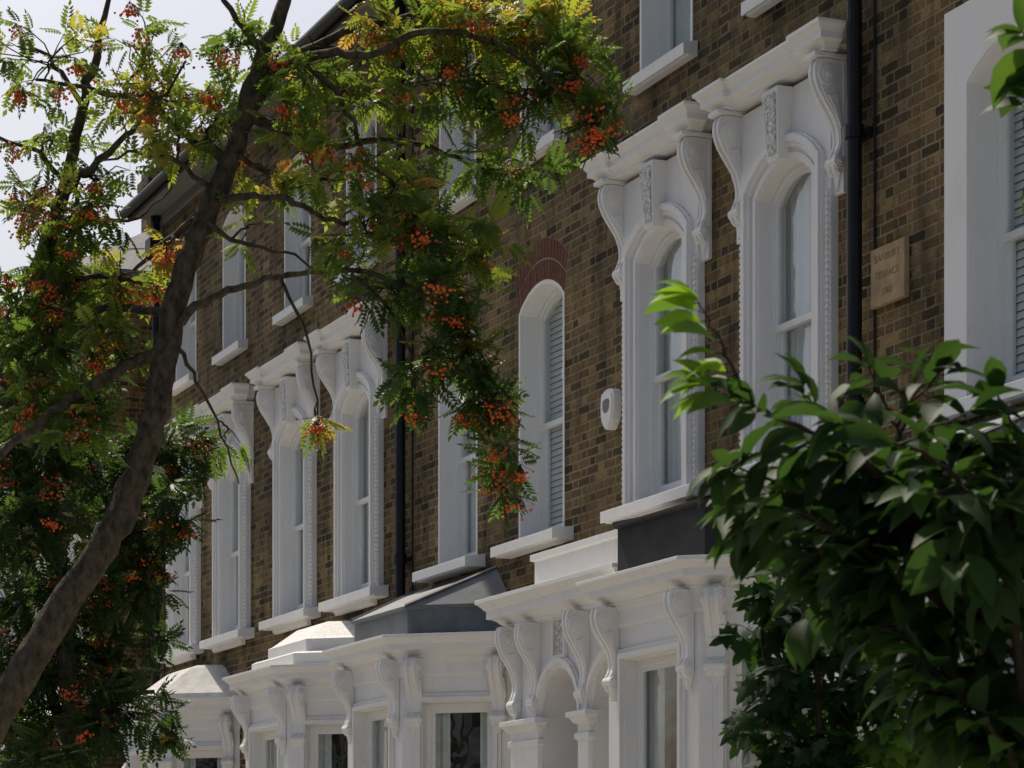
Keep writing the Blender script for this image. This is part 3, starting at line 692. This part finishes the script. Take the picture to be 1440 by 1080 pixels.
# --- broad-leaved cherry, 5 m away
def bigleaf():
    T = [0, .12, .3, .52, .74, .9, 1.0]; W = [.0, .13, .215, .235, .165, .06, 0]; V = []; F = []
    for t, w in zip(T, W):
        z = .10*math.sin(t*2.2)-.26*t*t
        V += [(t, -w, z+w*.38), (t, 0, z), (t, w, z+w*.38)]
    for i in range(len(T)-1): F += [(3*i, 3*i+1, 3*i+4, 3*i+3), (3*i+1, 3*i+2, 3*i+5, 3*i+4)]
    return np.array(V), np.array(F)
CV, CF = bigleaf()
def cherry(name, base, U, ox, oz, limbs, mats, bare=1):
    root = empty(name, base, CAMR); tb = Tubes(); LP, LD, LS, LT = [], [], [], []
    def leaves(P, tone, dens, n0=.0, left=0):
        L = np.linalg.norm(np.diff(P, axis=0), axis=1); s = np.concatenate([[0], np.cumsum(L)]); tot = s[-1]; x = n0*tot; k = 0
        while x < tot:
            p = np.array([np.interp(x, s, P[:, i]) for i in range(3)]); q = np.array([np.interp(min(tot, x+.02), s, P[:, i]) for i in range(3)])-np.array([np.interp(max(0, x-.02), s, P[:, i]) for i in range(3)])
            t = nrm(q); a = k*2.4+RNG.normal(0, .5); perp = nrm(np.cross(t, [0, 0, 1.0])+1e-6); p2 = np.cross(t, perp)
            d = nrm(t*.5+perp*math.cos(a)*.95+p2*math.sin(a)*.35+np.array([-left, 0, -.34])+RNG.normal(0, .13, 3))
            st = p+d*.018; tb.add([p, st], [.0015, .0012], 3)
            LP.append(st); LD.append(d); LS.append(RNG.uniform(.08, .132)*(.88 if left else 1)); LT.append(tone+RNG.normal(0, .12)); x += dens*RNG.uniform(.6, 1.4); k += 1
        for _ in range(3):
            LP.append(P[-1]); LD.append(nrm(t+RNG.normal(0, .4, 3)+np.array([-left, 0, -.25]))); LS.append(RNG.uniform(.07, .11)); LT.append(tone+.1)
    for (pts, n0, tone, nsub) in limbs:
        P = np.array(catmull([(a*U-ox, d, oz-b*U, r) for a, b, d, r in pts], 5)); P[:, :3] += RNG.normal(0, .003, (len(P), 3))
        tb.add(P[:, :3], P[:, 3], 6)
        if tone is None: continue
        leaves(P[:, :3], tone, .021, n0, .9 if tone > .75 else 0)
        for _ in range(nsub):
            i = int(RNG.uniform(n0, .8)*(len(P)-1)); s0 = P[i, :3]; t = nrm(P[min(i+1, len(P)-1), :3]-P[i-1, :3])
            e = s0+nrm(t*.5+RNG.normal(0, .5, 3)+np.array([.1, 0, -.25]))*RNG.uniform(.08, .19)
            S = wig(s0, e, 5, .04, .03); tb.add(S, np.linspace(.0035, .0018, 5), 4); leaves(S, tone-.08, .024, .15)
    LP, LD = np.array(LP), np.array(LD); N = nrm(np.array([[0, -.25, 1.0]])+RNG.normal(0, .38, LD.shape))
    put('foliage', scatter('foliage', CV, CF, LP, LD, N, np.array(LS), np.clip(np.array(LT), 0, 1), mats, smooth=True), root)
    put('trunk_and_branches', tb.mesh('branches', TWIG), root); return root
U3 = 5/3700; zb = (1.6+1262*U3)/U3
LB = [
 ([(1560,zb,.1,.035),(1540,1900,.1,.03),(1500,1400,.1,.024),(1450,1120,.05,.018),(1390,900,0,.013)], 0, None, 0),
 ([(1390,900,0,.012),(1330,770,0,.009),(1250,680,0,.007),(1140,615,-.02,.005),(1060,575,-.04,.004)], .25, .33, 7),
 ([(1060,575,-.04,.0035),(1028,525,-.05,.003),(1005,475,-.05,.0022),(978,432,-.05,.0015)], .30, .95, 0),  # left spray: backlit brightness put into the leaf tone
 ([(1060,575,-.04,.003),(1025,568,-.05,.0025),(995,550,-.05,.002)], .1, .82, 0),
 ([(1390,900,0,.010),(1345,740,.1,.007),(1300,640,.15,.005),(1275,560,.2,.003),(1245,490,.2,.002)], .3, .25, 3),
 ([(1330,770,0,.008),(1220,720,.08,.006),(1120,675,.1,.004),(1035,645,.1,.002)], .1, .28, 8),
 ([(1250,680,0,.007),(1200,625,.05,.005),(1165,575,.08,.003),(1135,535,.1,.002)], .1, .33, 2),
 ([(1450,1050,0,.012),(1410,820,-.1,.008),(1425,690,-.15,.005),(1405,620,-.15,.003),(1385,580,-.15,.002)], .2, .28, 8),
 ([(1390,900,0,.01),(1290,830,-.05,.007),(1190,770,-.08,.005),(1100,725,-.08,.003)], .1, .20, 8),
 ([(1330,780,0,.008),(1230,760,.2,.006),(1140,720,.25,.004),(1060,690,.25,.002)], .1, .20, 8),
 ([(1450,1100,.05,.01),(1370,960,.05,.007),(1310,890,.05,.005),(1270,840,.05,.002)], .2, .18, 5),
 ([(1460,950,.1,.01),(1430,800,.1,.008),(1450,700,.1,.005),(1440,640,.1,.002)], .1, .22, 9),
 ([(1500,1100,0,.01),(1450,960,0,.008),(1380,860,0,.005),(1340,830,0,.002)], .1, .16, 9),
 ([(1390,900,0,.01),(1360,780,-.2,.007),(1310,700,-.25,.005),(1240,655,-.25,.003),(1160,630,-.25,.002)], .2, .32, 9),
 ([(1390,900,.1,.01),(1330,800,.3,.007),(1250,710,.35,.005),(1180,665,.35,.003),(1100,650,.35,.002)], .2, .13, 8),
 ([(1420,900,.1,.01),(1400,760,.35,.007),(1340,680,.4,.005),(1320,620,.4,.003)], .2, .13, 8),
 ([(1500,1300,0,.01),(1440,1150,-.1,.008),(1390,1040,-.1,.005),(1330,980,-.1,.003),(1280,970,-.1,.002)], .5, .5, 3),
 ([(1540,1900,.1,.02),(1640,1200,.1,.016),(1660,700,.1,.013),(1600,350,.05,.009),(1520,150,0,.006),(1460,80,-.05,.003),(1430,60,-.05,.002)], .88, .5, 0),
 ([(1600,350,.05,.006),(1520,250,.0,.004),(1460,170,0,.003),(1440,135,0,.002)], .75, .25, 0),
 ([(1640,700,0,.006),(1530,330,.0,.004),(1470,215,0,.003)], .85, .3, 0),
]
cherry('cherry_tree', station(1.1, 5.0), U3, 720*U3+1.1, 1.6+1262*U3, LB, [CLEAF])

# --- maple sapling, 8 m away
def lobed():
    pts = [(.0,.0),(-.08,.22),(.10,.20),(.16,.50),(.36,.30),(.50,.42),(.56,.16),(.78,.13),(1.0,0),(.78,-.13),(.56,-.16),(.50,-.42),(.36,-.30),(.16,-.50),(.10,-.20),(-.08,-.22)]
    V = [(.28, 0, .04)]+[(x, y, -.10*abs(y)-.12*x*x) for x, y in pts]; n = len(pts)
    F = [(0, 1+i, 1+(i+1) % n) for i in range(n)]; return np.array(V), np.array(F)
MV, MF = lobed()
def maple(name, base, U, ox, oz, stems, clumps):
    root = empty(name, base, CAMR); tb = Tubes(); nodes = []; LP, LD, LS, LT = [], [], [], []
    for L in stems:
        P = np.array(catmull([(a*U-ox, d, oz-b*U, r) for a, b, d, r in L], 5)); tb.add(P[:, :3], P[:, 3], 6); nodes += list(P)
    nodes = np.array(nodes)
    for a, b, ra, rb_, n, d, tn in clumps:
        c = np.array([a*U-ox, d, oz-b*U]); i = np.argmin(((nodes[:, :3]-c)**2).sum(1)); s0 = nodes[i, :3]
        P = wig(s0, c, 5, .04, .03); tb.add(P, np.linspace(.006, .003, 5), 4)
        for k in range(n):
            v = nrm(RNG.normal(0, 1, 3))*RNG.random()**.4; e = c+v*np.array([ra*U, .2, rb_*U])
            if k % 3 == 0: tb.add(wig(c+v*.02, e, 3, .05), [.002, .0015, .001], 3)
            LP.append(e); LD.append(nrm(v*np.array([1, 1, .3])+np.array([0, 0, -.45])+RNG.normal(0, .3, 3))); LS.append(RNG.uniform(.06, .105)); LT.append(tn+RNG.normal(0, .13))
    LP, LD = np.array(LP), np.array(LD); N = nrm(np.array([[0, -.5, 1.0]])+RNG.normal(0, .4, LD.shape))
    put('foliage', scatter('foliage', MV, MF, LP, LD, N, np.array(LS), np.clip(np.array(LT), 0, 1), [MLEAF]), root)
    put('trunk_and_branches', tb.mesh('branches', TWIG), root)
U4 = 8/3700; zb = (1.6+1262*U4)/U4
maple('maple_sapling', station(.95, 8.0), U4, 720*U4+.95, 1.6+1262*U4,
 [[(1160,zb,0,.03),(1165,1400,0,.022),(1160,1150,0,.015),(1150,980,0,.010),(1150,850,0,.005)], [(1160,1150,0,.012),(1230,1030,0,.008),(1280,980,0,.004)], [(1160,1100,0,.010),(1100,1000,0,.007),(1070,900,0,.004),(1075,820,0,.003)]],
 [(1085,825,40,28,45,0,.3),(1130,860,50,35,60,0,.3),(1075,890,40,30,42,.1,.25),(1180,900,60,40,70,0,.3),(1095,960,50,35,55,0,.25),(1165,980,60,40,70,.1,.3),(1070,1020,36,28,32,0,.3),(1130,1050,70,35,70,0,.25),(1230,960,45,35,50,0,.3),(1240,1040,60,40,80,0,.9),(1310,1030,60,40,70,0,.9),(1380,1060,50,30,50,0,.85),(1170,1110,90,30,80,0,.5)])

# ------------------------------------------------------------------ light, sky, camera
SUN_EL = math.radians(54); SUN_AZ = math.radians(5)      # azimuth off the line of the terrace, toward the street
sdir = Vector((-math.cos(SUN_AZ), -math.sin(SUN_AZ), 0))*math.cos(SUN_EL)+Vector((0, 0, math.sin(SUN_EL)))
sl = bpy.data.lights.new('sun', 'SUN'); sl.energy = 4.4; sl.angle = math.radians(.53); sl.color = (1, .91, .77)
so = bpy.data.objects.new('sun', sl); COL.objects.link(so); so.rotation_euler = sdir.to_track_quat('Z', 'Y').to_euler(); so.location = (-30, -5, 30)
w = bpy.data.worlds.new('World'); scene.world = w; w.use_nodes = True; nt = w.node_tree; nt.nodes.clear()
sk = nt.nodes.new('ShaderNodeTexSky'); sk.sky_type = 'NISHITA'; sk.sun_disc = False; sk.sun_elevation = SUN_EL
sk.sun_rotation = math.radians(-95); sk.air_density = 1.0; sk.dust_density = 5.0; sk.ozone_density = .9
bg = nt.nodes.new('ShaderNodeBackground'); bg.inputs[1].default_value = .112
wo = nt.nodes.new('ShaderNodeOutputWorld'); nt.links.new(sk.outputs[0], bg.inputs[0]); nt.links.new(bg.outputs[0], wo.inputs[0])
cd = bpy.data.cameras.new('camera'); cam = bpy.data.objects.new('camera', cd); COL.objects.link(cam)
cam.location = (0, -9.05, 1.6); cam.rotation_euler = (math.pi/2, 0, math.atan2(.3877, -.9218)-math.pi/2)
cd.sensor_width = 36; cd.lens = 92.5; cd.shift_y = 722/1440; cd.clip_start = .1; cd.clip_end = 3000
cd.dof.use_dof = True; cd.dof.focus_distance = 17; cd.dof.aperture_fstop = 13
scene.camera = cam
scene.view_settings.view_transform = 'Standard'; scene.view_settings.look = 'None'; scene.view_settings.exposure = 0
